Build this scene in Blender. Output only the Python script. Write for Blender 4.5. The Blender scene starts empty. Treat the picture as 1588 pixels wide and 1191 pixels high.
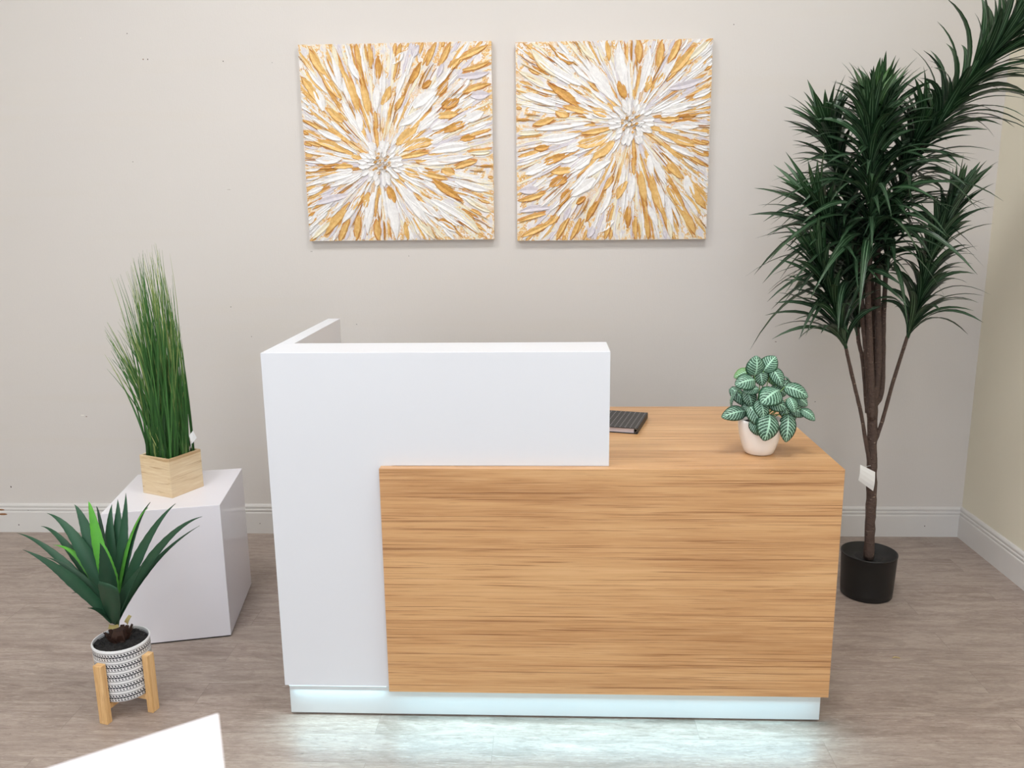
import bpy, math, random
from mathutils import Vector, Matrix
C = bpy.context.scene.collection
R = math.radians
rnd = random.Random(7)
# ------------------------------------------------------------------ camera
F_PX = 1299.52
PITCH, YAW, ROLL = R(11.9327), R(2.5242), R(-0.6676)
CAM = Vector((0.77636, -2.19978, 1.46859))
fw = Vector((-math.sin(YAW)*math.cos(PITCH), math.cos(YAW)*math.cos(PITCH), -math.sin(PITCH)))
r0 = Vector((math.cos(YAW), math.sin(YAW), 0)); u0 = r0.cross(fw)
cr = r0*math.cos(ROLL)+u0*math.sin(ROLL); cu = -r0*math.sin(ROLL)+u0*math.cos(ROLL)
cd = bpy.data.cameras.new('camera'); cam = bpy.data.objects.new('camera', cd); C.objects.link(cam)
cd.sensor_width = 36; cd.lens = F_PX/1588*36; cd.clip_start = .02
m = Matrix((cr, cu, -fw)).transposed().to_4x4(); m.translation = CAM; cam.matrix_world = m
cd.dof.use_dof = True; cd.dof.focus_distance = 2.75; cd.dof.aperture_fstop = 7.5
bpy.context.scene.camera = cam
def at(x, y, Y):
    d = fw+cr*((x-794)/F_PX)-cu*((y-595.5)/F_PX)
    return CAM+d*((Y-CAM.y)/d.y)
# ------------------------------------------------------------------ materials
def srgb(r, g, b):
    f = lambda c: (c/255/12.92 if c/255 <= .04045 else ((c/255+.055)/1.055)**2.4)
    return (f(r), f(g), f(b), 1)
class NT:
    def __init__(s, name):
        s.m = bpy.data.materials.new(name); s.m.use_nodes = True
        s.t = s.m.node_tree; s.b = s.t.nodes['Principled BSDF']
    def n(s, typ, **kw):
        nd = s.t.nodes.new(typ)
        for k, v in kw.items():
            if k.startswith('i_'): nd.inputs[int(k[2:])].default_value = v
            else: setattr(nd, k, v)
        return nd
    def l(s, a, b): s.t.links.new(a, b)
    def pos(s): return s.n('ShaderNodeNewGeometry').outputs['Position']
    def obj(s): return s.n('ShaderNodeTexCoord').outputs['Object']
    def mapv(s, v, scale, loc=(0, 0, 0)):
        nd = s.n('ShaderNodeMapping'); nd.inputs[3].default_value = scale; nd.inputs[1].default_value = loc
        s.l(v, nd.inputs[0]); return nd.outputs[0]
    def noise(s, v, scale=5, detail=4, rough=.5, dist=0):
        nd = s.n('ShaderNodeTexNoise'); nd.inputs['Scale'].default_value = scale; nd.inputs['Detail'].default_value = detail
        nd.inputs['Roughness'].default_value = rough; nd.inputs['Distortion'].default_value = dist
        s.l(v, nd.inputs['Vector']); return nd.outputs[0]
    def ramp(s, f, stops, interp='LINEAR'):
        nd = s.n('ShaderNodeValToRGB'); r = nd.color_ramp; r.interpolation = interp
        while len(r.elements) < len(stops): r.elements.new(.5)
        for e, (p, c) in zip(r.elements, stops): e.position = p; e.color = c if len(c) == 4 else (*c, 1)
        s.l(f, nd.inputs[0]); return nd.outputs[0]
    def mix(s, f, a, b, mode='MIX'):
        nd = s.n('ShaderNodeMix', data_type='RGBA', blend_type=mode)
        for sock, v in ((nd.inputs[0], f), (nd.inputs[6], a), (nd.inputs[7], b)):
            if hasattr(v, 'default_value') or hasattr(v, 'links'): s.l(v, sock)
            else: sock.default_value = v
        return nd.outputs[2]
    def math(s, op, a, b=0, c=None):
        nd = s.n('ShaderNodeMath', operation=op)
        for i, v in enumerate((a, b) if c is None else (a, b, c)):
            if hasattr(v, 'links'): s.l(v, nd.inputs[i])
            else: nd.inputs[i].default_value = v
        return nd.outputs[0]
    def col(s, c):
        if hasattr(c, 'links'): s.l(c, s.b.inputs['Base Color'])
        else: s.b.inputs['Base Color'].default_value = c
    def set(s, rough=.5, metal=0, spec=.5, coat=0):
        s.b.inputs['Roughness'].default_value = rough; s.b.inputs['Metallic'].default_value = metal
        s.b.inputs['Specular IOR Level'].default_value = spec; s.b.inputs['Coat Weight'].default_value = coat
    def bump(s, h, strength=.2, dist=.01):
        nd = s.n('ShaderNodeBump'); nd.inputs['Strength'].default_value = strength; nd.inputs['Distance'].default_value = dist
        s.l(h, nd.inputs['Height']); s.l(nd.outputs[0], s.b.inputs['Normal'])
    def spots(s, base, lst):
        p = s.pos()
        for (c, rad, colr) in lst:
            a = s.n('ShaderNodeVectorMath', operation='SUBTRACT'); s.l(p, a.inputs[0]); a.inputs[1].default_value = c
            b = s.n('ShaderNodeVectorMath', operation='DIVIDE'); s.l(a.outputs[0], b.inputs[0]); b.inputs[1].default_value = rad
            ln = s.n('ShaderNodeVectorMath', operation='LENGTH'); s.l(b.outputs[0], ln.inputs[0])
            k = s.math('LESS_THAN', ln.outputs['Value'], 1.0)
            base = s.mix(k, base, colr)
        return base
def plain(name, c, rough=.5, metal=0, spec=.5, coat=0, vary=.06, scale=8):
    t = NT(name); v = t.noise(t.obj(), scale, 3)
    c2 = tuple(x*(1-vary) for x in c[:3])+(1,)
    t.col(t.mix(v, c, c2)); t.set(rough, metal, spec, coat); return t.m

YW, XR = 1.4227, 2.6188
def wall_mat(name, c, back):
    t = NT(name); p = t.pos()
    big = t.noise(t.mapv(p, (.7, .7, 1.6)), 1.3, 3)
    base = t.mix(big, c, tuple(x*.95 for x in c[:3])+(1,))
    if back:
        refl = t.noise(t.mapv(p, (1.1, 1, 16), (3, 0, 0)), 1.0, 3, .5, .3)  # faint horizontal streaks: light reflections painted into the wall colour
        refl = t.ramp(refl, [(.56, (0, 0, 0)), (.72, (1, 1, 1))])
        base = t.mix(t.math('MULTIPLY', refl, .12), base, srgb(214, 205, 192))
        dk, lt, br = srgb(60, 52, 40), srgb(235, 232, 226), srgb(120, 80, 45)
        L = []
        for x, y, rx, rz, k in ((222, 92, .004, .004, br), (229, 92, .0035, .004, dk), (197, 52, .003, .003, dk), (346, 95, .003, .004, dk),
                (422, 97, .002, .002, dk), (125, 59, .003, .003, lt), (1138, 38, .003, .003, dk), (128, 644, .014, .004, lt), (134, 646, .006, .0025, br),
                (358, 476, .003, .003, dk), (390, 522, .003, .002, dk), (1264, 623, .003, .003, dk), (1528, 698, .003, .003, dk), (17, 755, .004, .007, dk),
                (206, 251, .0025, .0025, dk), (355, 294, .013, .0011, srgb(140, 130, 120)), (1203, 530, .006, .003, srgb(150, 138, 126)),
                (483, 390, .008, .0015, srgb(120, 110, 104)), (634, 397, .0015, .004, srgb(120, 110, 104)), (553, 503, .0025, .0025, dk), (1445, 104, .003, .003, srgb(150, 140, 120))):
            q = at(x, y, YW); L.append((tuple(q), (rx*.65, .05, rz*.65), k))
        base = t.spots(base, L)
    t.col(base); t.set(.55, spec=.35)
    f = t.noise(p, 160, 2); w = t.noise(t.mapv(p, (260, 260, 40)), 1, 2)
    t.bump(t.math('ADD', f, w), .12, .002)
    return t.m
M = {}
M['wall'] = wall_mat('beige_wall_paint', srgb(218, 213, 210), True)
M['wall2'] = wall_mat('beige_side_wall_paint', srgb(236, 230, 212), False)
M['ceiling'] = plain('ceiling_white', (.8, .8, .79, 1), .8)
def base_mat():
    t = NT('baseboard_white'); n = t.noise(t.pos(), 6, 5)
    b = t.mix(n, srgb(224, 222, 220), srgb(212, 209, 208))
    dk = srgb(60, 50, 40); L = []
    for x, y, rx, rz, k in ((0, 791, .02, .0045, srgb(150, 100, 50)), (4, 797.5, .022, .0045, srgb(140, 88, 40)), (43, 792, .002, .002, dk), (29, 814, .0025, .0035, dk), (1434, 816, .002, .003, dk), (403, 812, .002, .002, dk)):
        q = at(x, y, YW-.016); L.append((tuple(q), (rx, .03, rz), k))
    t.col(t.spots(b, L)); t.set(.4); return t.m
M['base'] = base_mat()
def floor_mat():
    t = NT('vinyl_plank_floor'); p = t.pos()
    br = t.n('ShaderNodeTexBrick'); t.l(t.mapv(p, (1, 1, 1), (.3, .085, 0)), br.inputs['Vector'])
    br.offset = .37; br.inputs['Scale'].default_value = 1; br.inputs['Mortar Size'].default_value = .0008
    br.inputs['Brick Width'].default_value = .92; br.inputs['Row Height'].default_value = .125
    br.inputs['Mortar Smooth'].default_value = .2; br.inputs['Bias'].default_value = 0
    br.inputs['Color1'].default_value = (0, 0, 0, 1); br.inputs['Color2'].default_value = (1, 1, 1, 1); br.inputs['Mortar'].default_value = (.5, .5, .5, 1)
    off = t.n('ShaderNodeVectorMath', operation='ADD'); t.l(t.mapv(p, (1, 1, 1)), off.inputs[0])
    sc = t.n('ShaderNodeVectorMath', operation='SCALE'); t.l(br.outputs[0], sc.inputs[0]); sc.inputs['Scale'].default_value = 7
    t.l(sc.outputs[0], off.inputs[1]); q = off.outputs[0]
    g1 = t.noise(t.mapv(q, (2.2, 16, 1)), 1, 7, .68, 1.6)
    g2 = t.noise(t.mapv(q, (26, 210, 1)), 1, 5, .7, 1.4)
    g3 = t.noise(t.mapv(q, (3.4, 11, 1)), 1, 5, .65, 3)
    b = t.ramp(g1, [(.3, srgb(134, 118, 108)), (.5, srgb(163, 147, 138)), (.72, srgb(182, 168, 158))])
    b = t.mix(t.math('MULTIPLY', t.ramp(g2, [(.32, (1, 1, 1)), (.47, (0, 0, 0))]), .75), b, srgb(112, 96, 87))
    b = t.mix(t.math('MULTIPLY', t.ramp(g2, [(.56, (0, 0, 0)), (.72, (1, 1, 1))]), .7), b, srgb(206, 196, 187))
    b = t.mix(t.math('MULTIPLY', t.ramp(g3, [(.36, (1, 1, 1)), (.5, (0, 0, 0))]), .35), b, srgb(118, 102, 93))
    b = t.mix(t.math('MULTIPLY', br.outputs[0], .20), b, srgb(184, 173, 164))
    b = t.mix(t.math('MULTIPLY', br.outputs['Fac'], .5), b, srgb(100, 88, 80))
    t.col(b); t.set(.42, spec=.5)
    t.bump(g2, .12, .002); return t.m
M['floor'] = floor_mat()
def oak(name, v, sc, c=((220, 177, 128), (205, 158, 110), (186, 138, 92)), line=(142, 94, 56), pore=.75):
    t = NT(name); p = t.obj()
    sx, sy, sz = sc
    w = t.noise(t.mapv(p, (sx*1.3, sy*6, sz*6)), 1, 3, .5, .4)
    g = t.noise(t.mapv(p, (sx*.9, sy*34, sz*34)), 1, 6, .62, .5)
    f = t.noise(t.mapv(p, (sx*6, sy*330, sz*330)), 1, 4, .6, .3)
    f2 = t.noise(t.mapv(p, (sx*2.0, sy*250, sz*250), (5, 2, 1)), 1, 3, .6, .5)
    b = t.ramp(t.math('ADD', t.math('MULTIPLY', w, .5), t.math('MULTIPLY', g, .5)), [(.36, srgb(*c[2])), (.5, srgb(*c[1])), (.64, srgb(*c[0]))])
    b = t.mix(t.math('MULTIPLY', t.ramp(f, [(.5, (0, 0, 0)), (.7, (1, 1, 1))]), .35), b, srgb(min(255, c[0][0]+14), min(255, c[0][1]+20), min(255, c[0][2]+25)))
    b = t.mix(t.math('MULTIPLY', t.ramp(f2, [(.36, (1, 1, 1)), (.43, (0, 0, 0))]), pore), b, srgb(*line))
    b = t.mix(t.math('MULTIPLY', t.ramp(f, [(.33, (1, 1, 1)), (.42, (0, 0, 0))]), pore*.6), b, srgb(*line))
    t.col(b); t.set(.33, spec=.5); t.bump(f, .15, .0015); return t.m
M['oak'] = oak('oak_laminate', None, (1, 1, 1))
M['white'] = plain('white_laminate', srgb(223, 226, 234), .3, spec=.5, vary=.015, scale=3)
M['kick'] = plain('white_plinth_laminate', srgb(206, 209, 212), .3, vary=.015)
M['gloss_white'] = plain('glossy_white_laminate', srgb(234, 232, 240), .07, spec=.5, vary=.015, scale=2)
M['dark'] = plain('dark_plastic', srgb(38, 36, 36), .5)
M['metal'] = plain('brushed_metal', (.6, .6, .6, 1), .3, metal=1)
M['pine'] = oak('pale_pine', None, (1, .03, .33), ((240, 222, 190), (228, 204, 168), (214, 184, 142)), (168, 124, 76), .5)
M['stand'] = oak('pine_stand', None, (4, 4, .06), ((236, 198, 146), (222, 178, 122), (204, 154, 98)), (176, 118, 66), .4)
M['soil'] = None
t = NT('dark_soil'); n = t.noise(t.obj(), 90, 5, .7); t.col(t.mix(n, srgb(18, 18, 20), srgb(52, 50, 50))); t.set(.85); t.bump(n, .9, .006); M['soil'] = t.m
t = NT('black_pot_plastic'); n = t.noise(t.obj(), 8, 2); t.col(t.mix(n, srgb(20, 20, 21), srgb(27, 27, 28))); t.set(.42); M['blackpot'] = t.m
M['ceramic'] = plain('white_ceramic', srgb(240, 236, 234), .25, coat=.3, vary=.02)
M['tag'] = plain('white_card', srgb(240, 240, 240), .5, vary=.03)
M['paper'] = plain('paper_pages', srgb(225, 215, 222), .7, vary=.15, scale=60)
# bark
t = NT('brown_bark'); p = t.obj(); n = t.noise(t.mapv(p, (30, 30, 60)), 1, 5, .7); n2 = t.noise(t.mapv(p, (60, 60, 170)), 1, 3, .6)
c = t.mix(n, srgb(58, 44, 40), srgb(104, 84, 74)); c = t.mix(t.ramp(n2, [(.64, (0, 0, 0)), (.7, (1, 1, 1))]), c, srgb(150, 128, 112)); t.col(c); t.set(.7); t.bump(t.math('ADD', n, n2), .9, .006); M['bark'] = t.m
def leaf_mat(name, dark, light, tip, rough=.4, stripe=None, under=None):
    t = NT(name); a = t.n('ShaderNodeAttribute', attribute_name='tone').outputs['Fac']
    uv = t.n('ShaderNodeUVMap').outputs[0]; sp = t.n('ShaderNodeSeparateXYZ'); t.l(uv, sp.inputs[0])
    n = t.noise(t.obj(), 30, 3)
    c = t.ramp(t.math('ADD', a, t.math('MULTIPLY', t.math('SUBTRACT', n, .5), .25)), [(0, dark), (.6, light), (1, tip)])
    if stripe:
        v = t.math('ABSOLUTE', t.math('SUBTRACT', sp.outputs[1], .5))
        k = t.math('MULTIPLY', t.math('LESS_THAN', t.math('ABSOLUTE', t.math('SUBTRACT', v, .16)), .045), .55)
        c = t.mix(k, c, stripe)
    t.col(c); t.set(rough, spec=.45)
    f = t.noise(t.mapv(uv, (1, 30, 1)), 1, 2); t.bump(f, .25, .001)
    return t.m
M['drac'] = leaf_mat('dark_strap_leaf', srgb(18, 38, 26), srgb(42, 76, 42), srgb(100, 142, 60), .38, srgb(120, 152, 118))
M['agave'] = leaf_mat('agave_leaf', srgb(24, 54, 38), srgb(40, 86, 60), srgb(96, 180, 60), .5)
M['grass'] = leaf_mat('grass_blade', srgb(28, 62, 30), srgb(60, 110, 48), srgb(170, 180, 110), .5)
# veined leaf
t = NT('veined_leaf'); uv = t.n('ShaderNodeUVMap').outputs[0]; sp = t.n('ShaderNodeSeparateXYZ'); t.l(uv, sp.inputs[0])
u, v = sp.outputs[0], t.math('MULTIPLY', t.math('ABSOLUTE', t.math('SUBTRACT', sp.outputs[1], .5)), 2)
nz = t.noise(uv, 9, 2)
ph = t.math('ADD', t.math('SUBTRACT', u, t.math('MULTIPLY', t.math('POWER', v, 1.3), .27)), t.math('MULTIPLY', nz, .05))
st = t.math('ABSOLUTE', t.math('SUBTRACT', t.math('FRACT', t.math('MULTIPLY', ph, 8.0)), .5))
k = t.ramp(st, [(.08, (1, 1, 1)), (.17, (0, 0, 0))])
k = t.math('MULTIPLY', k, t.ramp(v, [(.8, (1, 1, 1)), (.93, (0, 0, 0))]))
mid = t.ramp(v, [(.05, (1, 1, 1)), (.12, (0, 0, 0))])
vo = t.n('ShaderNodeTexVoronoi', feature='DISTANCE_TO_EDGE'); t.l(t.mapv(uv, (1, .8, 1)), vo.inputs['Vector']); vo.inputs['Scale'].default_value = 15
ne = t.math('MULTIPLY', t.ramp(vo.outputs[0], [(.02, (1, 1, 1)), (.08, (0, 0, 0))]), .28)
ne = t.math('MULTIPLY', ne, t.ramp(v, [(.8, (1, 1, 1)), (.93, (0, 0, 0))]))
kk = t.math('MAXIMUM', t.math('MAXIMUM', k, mid), ne)
a = t.n('ShaderNodeAttribute', attribute_name='tone').outputs['Fac']
g = t.ramp(a, [(0, srgb(14, 50, 34)), (.7, srgb(32, 84, 60)), (1, srgb(84, 132, 44))])
t.col(t.mix(t.math('MULTIPLY', kk, .85), g, srgb(178, 222, 198))); t.set(.45); t.bump(kk, -.3, .001); M['fitt'] = t.m
M['stem'] = plain('green_stem', srgb(110, 150, 80), .5)
# patterned pot
t = NT('patterned_pot'); p = t.obj(); sp = t.n('ShaderNodeSeparateXYZ'); t.l(p, sp.inputs[0])
ang = t.math('ARCTAN2', sp.outputs[1], sp.outputs[0]); band = .0325
zz = t.math('FRACT', t.math('DIVIDE', t.math('SUBTRACT', sp.outputs[2], .0555), band))
def near(x, c, w): return t.math('LESS_THAN', t.math('ABSOLUTE', t.math('SUBTRACT', x, c)), w)
lines = t.math('MAXIMUM', near(zz, .12, .022), near(zz, .84, .022))
af = t.math('FRACT', t.math('MULTIPLY', ang, 9.0))
core = t.math('MULTIPLY', near(zz, .48, .075), near(af, .5, .44))
w2 = t.math('ABSOLUTE', t.math('SUBTRACT', t.math('FRACT', t.math('ADD', t.math('MULTIPLY', ang, 9.0), t.math('MULTIPLY', zz, 1.5))), .5))
up = t.math('MULTIPLY', near(zz, .67, .09), t.math('GREATER_THAN', w2, .26))
lo = t.math('MULTIPLY', near(zz, .27, .075), t.math('GREATER_THAN', w2, .30))
pk = t.math('MAXIMUM', t.math('MAXIMUM', lines, core), t.math('MAXIMUM', up, lo))
inr = t.math('MULTIPLY', t.math('GREATER_THAN', sp.outputs[2], .0555), t.math('LESS_THAN', sp.outputs[2], .0555+band*5))
t.col(t.mix(t.math('MULTIPLY', pk, inr), srgb(236, 237, 241), srgb(42, 46, 58))); t.set(.3); M['patpot'] = t.m
# planner cover: black with tiny light dots
t = NT('dotted_black_cover'); p = t.mapv(t.obj(), (62, 62, 62)); vs = t.n('ShaderNodeVectorMath', operation='FRACTION'); t.l(p, vs.inputs[0])
s2 = t.n('ShaderNodeSeparateXYZ'); t.l(vs.outputs[0], s2.inputs[0])
dx = t.math('SUBTRACT', s2.outputs[0], .5); dy = t.math('SUBTRACT', s2.outputs[1], .5)
d = t.math('SQRT', t.math('ADD', t.math('MULTIPLY', dx, dx), t.math('MULTIPLY', dy, dy)))
t.col(t.mix(t.math('LESS_THAN', d, .13), srgb(38, 38, 40), srgb(190, 188, 190))); t.set(.5); M['cover'] = t.m
# paint
M['p_white'] = plain('white_impasto', srgb(246, 245, 244), .35, vary=.06, scale=40)
M['p_gold'] = None
def impasto(name, a, b, metal, rough):
    t = NT(name); n = t.noise(t.obj(), 70, 5, .65); t.col(t.mix(t.ramp(n, [(.35, (0, 0, 0)), (.65, (1, 1, 1))]), a, b)); t.set(rough, metal); t.bump(n, .5, .002); return t.m
M['p_white'] = impasto('white_impasto', srgb(244, 243, 243), srgb(230, 228, 230), 0, .4)
M['p_gold'] = impasto('gold_impasto', srgb(234, 196, 130), srgb(214, 166, 92), .1, .42)
M['p_dgold'] = impasto('dark_gold_impasto', srgb(218, 168, 88), srgb(190, 132, 60), .1, .42)
M['p_rust'] = impasto('rust_paint', srgb(190, 126, 58), srgb(212, 152, 82), 0, .5)
M['p_lav'] = impasto('lavender_impasto', srgb(206, 200, 212), srgb(222, 216, 222), 0, .5)
M['p_cream'] = impasto('cream_impasto', srgb(240, 233, 208), srgb(230, 222, 204), 0, .5)
t = NT('painted_canvas_ground'); p = t.obj(); S = .79
sb = t.n('ShaderNodeVectorMath', operation='SUBTRACT'); t.l(p, sb.inputs[0]); sb.inputs[1].default_value = (.405*S, 0, .40*S)
nm = t.n('ShaderNodeVectorMath', operation='NORMALIZE'); t.l(sb.outputs[0], nm.inputs[0]); ln = t.n('ShaderNodeVectorMath', operation='LENGTH'); t.l(sb.outputs[0], ln.inputs[0])
sc = t.n('ShaderNodeVectorMath', operation='SCALE'); t.l(nm.outputs[0], sc.inputs[0]); sc.inputs['Scale'].default_value = 6
cb = t.n('ShaderNodeCombineXYZ'); t.l(t.math('MULTIPLY', ln.outputs['Value'], 7), cb.inputs[1])
ad = t.n('ShaderNodeVectorMath', operation='ADD'); t.l(sc.outputs[0], ad.inputs[0]); t.l(cb.outputs[0], ad.inputs[1])
n = t.noise(ad.outputs[0], 1.5, 6, .7, .5)
n2 = t.noise(p, 9, 4)
c = t.ramp(n, [(.30, srgb(234, 231, 228)), (.40, srgb(212, 206, 213)), (.47, srgb(234, 228, 216)), (.50, srgb(232, 194, 128)), (.52, srgb(226, 180, 108)), (.54, srgb(196, 140, 76)), (.555, srgb(242, 238, 232)), (.66, srgb(220, 214, 222)), (.74, srgb(236, 200, 134))])
c = t.mix(t.math('MULTIPLY', t.ramp(n2, [(.5, (0, 0, 0)), (.62, (1, 1, 1))]), .55), c, srgb(226, 220, 218))
t.col(c); t.set(.5); t.bump(n, .4, .004); M['canvas'] = t.m
def emis(name, c, s):
    m_ = bpy.data.materials.new(name); m_.use_nodes = True; b = m_.node_tree.nodes['Principled BSDF']
    b.inputs['Base Color'].default_value = (.8, .8, .8, 1); b.inputs['Emission Color'].default_value = (*c, 1); b.inputs['Emission Strength'].default_value = s
    return m_
# ------------------------------------------------------------------ mesh helpers
class MB:
    def __init__(s): s.v = []; s.f = []; s.uv = []; s.tone = []; s.mi = []
    def add(s, vs, fs, uvs=None, tone=0, mi=0):
        o = len(s.v); s.v += [tuple(v) for v in vs]; s.f += [tuple(i+o for i in f) for f in fs]
        s.uv += list(uvs) if uvs else [(0, 0)]*len(vs)
        s.tone += list(tone) if isinstance(tone, list) else [tone]*len(vs); s.mi += [mi]*len(fs)
    def box(s, a, b, M_=None, **k):
        (x0, y0, z0), (x1, y1, z1) = a, b
        vs = [Vector(p) for p in ((x0, y0, z0), (x1, y0, z0), (x1, y1, z0), (x0, y1, z0), (x0, y0, z1), (x1, y0, z1), (x1, y1, z1), (x0, y1, z1))]
        if M_ is not None: vs = [M_ @ v for v in vs]
        s.add(vs, [(0, 3, 2, 1), (4, 5, 6, 7), (0, 1, 5, 4), (1, 2, 6, 5), (2, 3, 7, 6), (3, 0, 4, 7)], **k)
    def prism(s, poly, z0, z1):
        n = len(poly); vs = [(x, y, z0) for x, y in poly]+[(x, y, z1) for x, y in poly]
        s.add(vs, [tuple(range(n))[::-1], tuple(range(n, 2*n))]+[(i, (i+1) % n, n+(i+1) % n, n+i) for i in range(n)])
    def tube(s, pts, rads, n=8, cap=True, knob=0, tone=0):
        pts = [Vector(p) for p in pts]; vs = []; fs = []; m_ = len(pts)
        prev = None
        for i, p in enumerate(pts):
            t_ = (pts[min(i+1, m_-1)]-pts[max(i-1, 0)]).normalized()
            a = prev if prev else (Vector((0, 1, 0)) if abs(t_.y) < .9 else Vector((1, 0, 0)))
            a = (a-t_*a.dot(t_)).normalized(); prev = a; b = t_.cross(a)
            r_ = rads[i] if hasattr(rads, '__len__') else rads
            for k in range(n):
                rr = r_*(1+(rnd.uniform(-knob, knob) if knob else 0))
                vs.append(p+(a*math.cos(6.28318*k/n)+b*math.sin(6.28318*k/n))*rr)
        for i in range(m_-1):
            for k in range(n): fs.append((i*n+k, i*n+(k+1) % n, (i+1)*n+(k+1) % n, (i+1)*n+k))
        if cap: fs += [tuple(range(n))[::-1], tuple(range((m_-1)*n, m_*n))]
        s.add(vs, fs, tone=tone)
    def lathe(s, prof, n=48, c=(0, 0)):
        vs = []; fs = []; m_ = len(prof)
        for r_, z in prof:
            for k in range(n): vs.append((c[0]+r_*math.cos(6.283185*k/n), c[1]+r_*math.sin(6.283185*k/n), z))
        for i in range(m_-1):
            for k in range(n): fs.append((i*n+k, i*n+(k+1) % n, (i+1)*n+(k+1) % n, (i+1)*n+k))
        if prof[0][0] > .001: fs.append(tuple(range(n))[::-1])
        if prof[-1][0] > .001: fs.append(tuple(range((m_-1)*n, m_*n)))
        s.add(vs, fs)
    def strap(s, pts, nrm, width, prof, fold=.25, tone=.3, tone_tip=None, n=9, jag=0, twist=0):
        """leaf along quadratic bezier through 3 points (start, mid, tip)"""
        p0, p1, p2 = [Vector(p) for p in pts]; c = p1*2-(p0+p2)*.5
        vs = []; uvs = []; tn = []; fs = []
        for i in range(n+1):
            u_ = i/n; p = p0*(1-u_)**2+c*2*u_*(1-u_)+p2*u_*u_
            t_ = ((c-p0)*(1-u_)+(p2-c)*u_).normalized()
            w = t_.cross(nrm); w = w.normalized() if w.length > 1e-4 else Vector((1, 0, 0)); nn = w.cross(t_)
            if twist:
                q = Matrix.Rotation(twist*u_, 3, t_); w = q @ w; nn = q @ nn
            h = width*.5*prof(u_)*(1+(jag if i % 2 else -jag))
            for k, vv in ((-1, 0), (0, .5), (1, 1)):
                vs.append(p+w*h*k+nn*(h*fold*(1 if k else 0))); uvs.append((u_, vv)); tn.append(tone+((tone_tip-tone)*u_ if tone_tip is not None else 0))
        for i in range(n):
            for k in (0, 1): fs.append((i*3+k, i*3+k+1, (i+1)*3+k+1, (i+1)*3+k))
        s.add(vs, fs, uvs, tn)
    def build(s, name, mats, parent=None, smooth=False, bevel=0, loc=None, solid=0):
        me = bpy.data.meshes.new(name); me.from_pydata(s.v, [], s.f)
        for m_ in (mats if isinstance(mats, list) else [mats]): me.materials.append(m_)
        uv = me.uv_layers.new(name='UVMap')
        li = [0]*len(me.loops); me.loops.foreach_get('vertex_index', li)
        uv.data.foreach_set('uv', [c for i in li for c in s.uv[i]])
        at_ = me.attributes.new('tone', 'FLOAT', 'POINT'); at_.data.foreach_set('value', [float(x) for x in s.tone])
        me.polygons.foreach_set('material_index', s.mi)
        if smooth: me.polygons.foreach_set('use_smooth', [True]*len(me.polygons))
        me.update()
        o = bpy.data.objects.new(name, me); C.objects.link(o)
        if loc is not None: me.transform(Matrix.Translation(-Vector(loc))); o.location = loc
        if parent is not None:
            o.parent = parent; o.location = Vector(o.location)-parent.location if loc is not None else -parent.location
        if bevel:
            b = o.modifiers.new('bevel', 'BEVEL'); b.width = bevel; b.segments = 2; b.limit_method = 'ANGLE'; b.angle_limit = R(40)
        if solid:
            b = o.modifiers.new('solid', 'SOLIDIFY'); b.thickness = solid; b.offset = 0
        return o
def thing(name, label, cat, loc, group=None):
    o = bpy.data.objects.new(name, None); C.objects.link(o); o.location = loc; o.empty_display_size = .05
    o['label'] = label; o['category'] = cat
    if group: o['group'] = group
    return o
def struct(o): o['kind'] = 'structure'; return o
# ------------------------------------------------------------------ room
X0, Y0, ZC = -3.2, -4.6, 3.5
b = MB(); b.box((X0-.1, Y0, -.1), (XR+.1, YW+.1, 0)); struct(b.build('floor', M['floor']))
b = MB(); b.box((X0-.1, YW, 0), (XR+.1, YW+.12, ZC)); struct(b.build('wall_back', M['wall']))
b = MB(); b.box((XR, Y0, 0), (XR+.12, YW, ZC)); struct(b.build('wall_right', M['wall2']))
b = MB(); b.box((X0-.12, Y0, 0), (X0, YW, ZC)); struct(b.build('wall_left', M['wall2']))
b = MB(); b.box((X0-.12, Y0, ZC), (XR+.12, YW+.12, ZC+.1)); struct(b.build('ceiling', M['ceiling']))
prof = [(0, 0), (.015, 0), (.015, .098), (.0135, .101), (.0105, .1025), (.0105, .106), (.013, .108), (.014, .112), (.013, .116), (.0095, .118), (.0095, .122), (.0115, .124), (.012, .129), (.010, .134), (.006, .1385), (0, .139)]
def baseboard(name, p0, p1, nrm):
    b = MB(); vs = []
    for p in (p0, p1):
        for (d, z) in prof:
            e = Vector((p[0], p[1], 0))+Vector((nrm[0]*d, nrm[1]*d, z))
            if p is p1 if name == 'baseboard_back' else p is p0:
                e += Vector(mit)*d
            vs.append(e)
    n = len(prof)
    b.add(vs, [(i, (i+1) % n, n+(i+1) % n, n+i) for i in range(n)]+[tuple(range(n)), tuple(range(n, 2*n))[::-1]])
    return struct(b.build(name, M['base']))
mit = (-1, 0, 0); baseboard('baseboard_back', (X0, YW), (XR, YW), (0, -1))
mit = (0, -1, 0); baseboard('baseboard_right', (XR, YW), (XR, Y0), (-1, 0))
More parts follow.
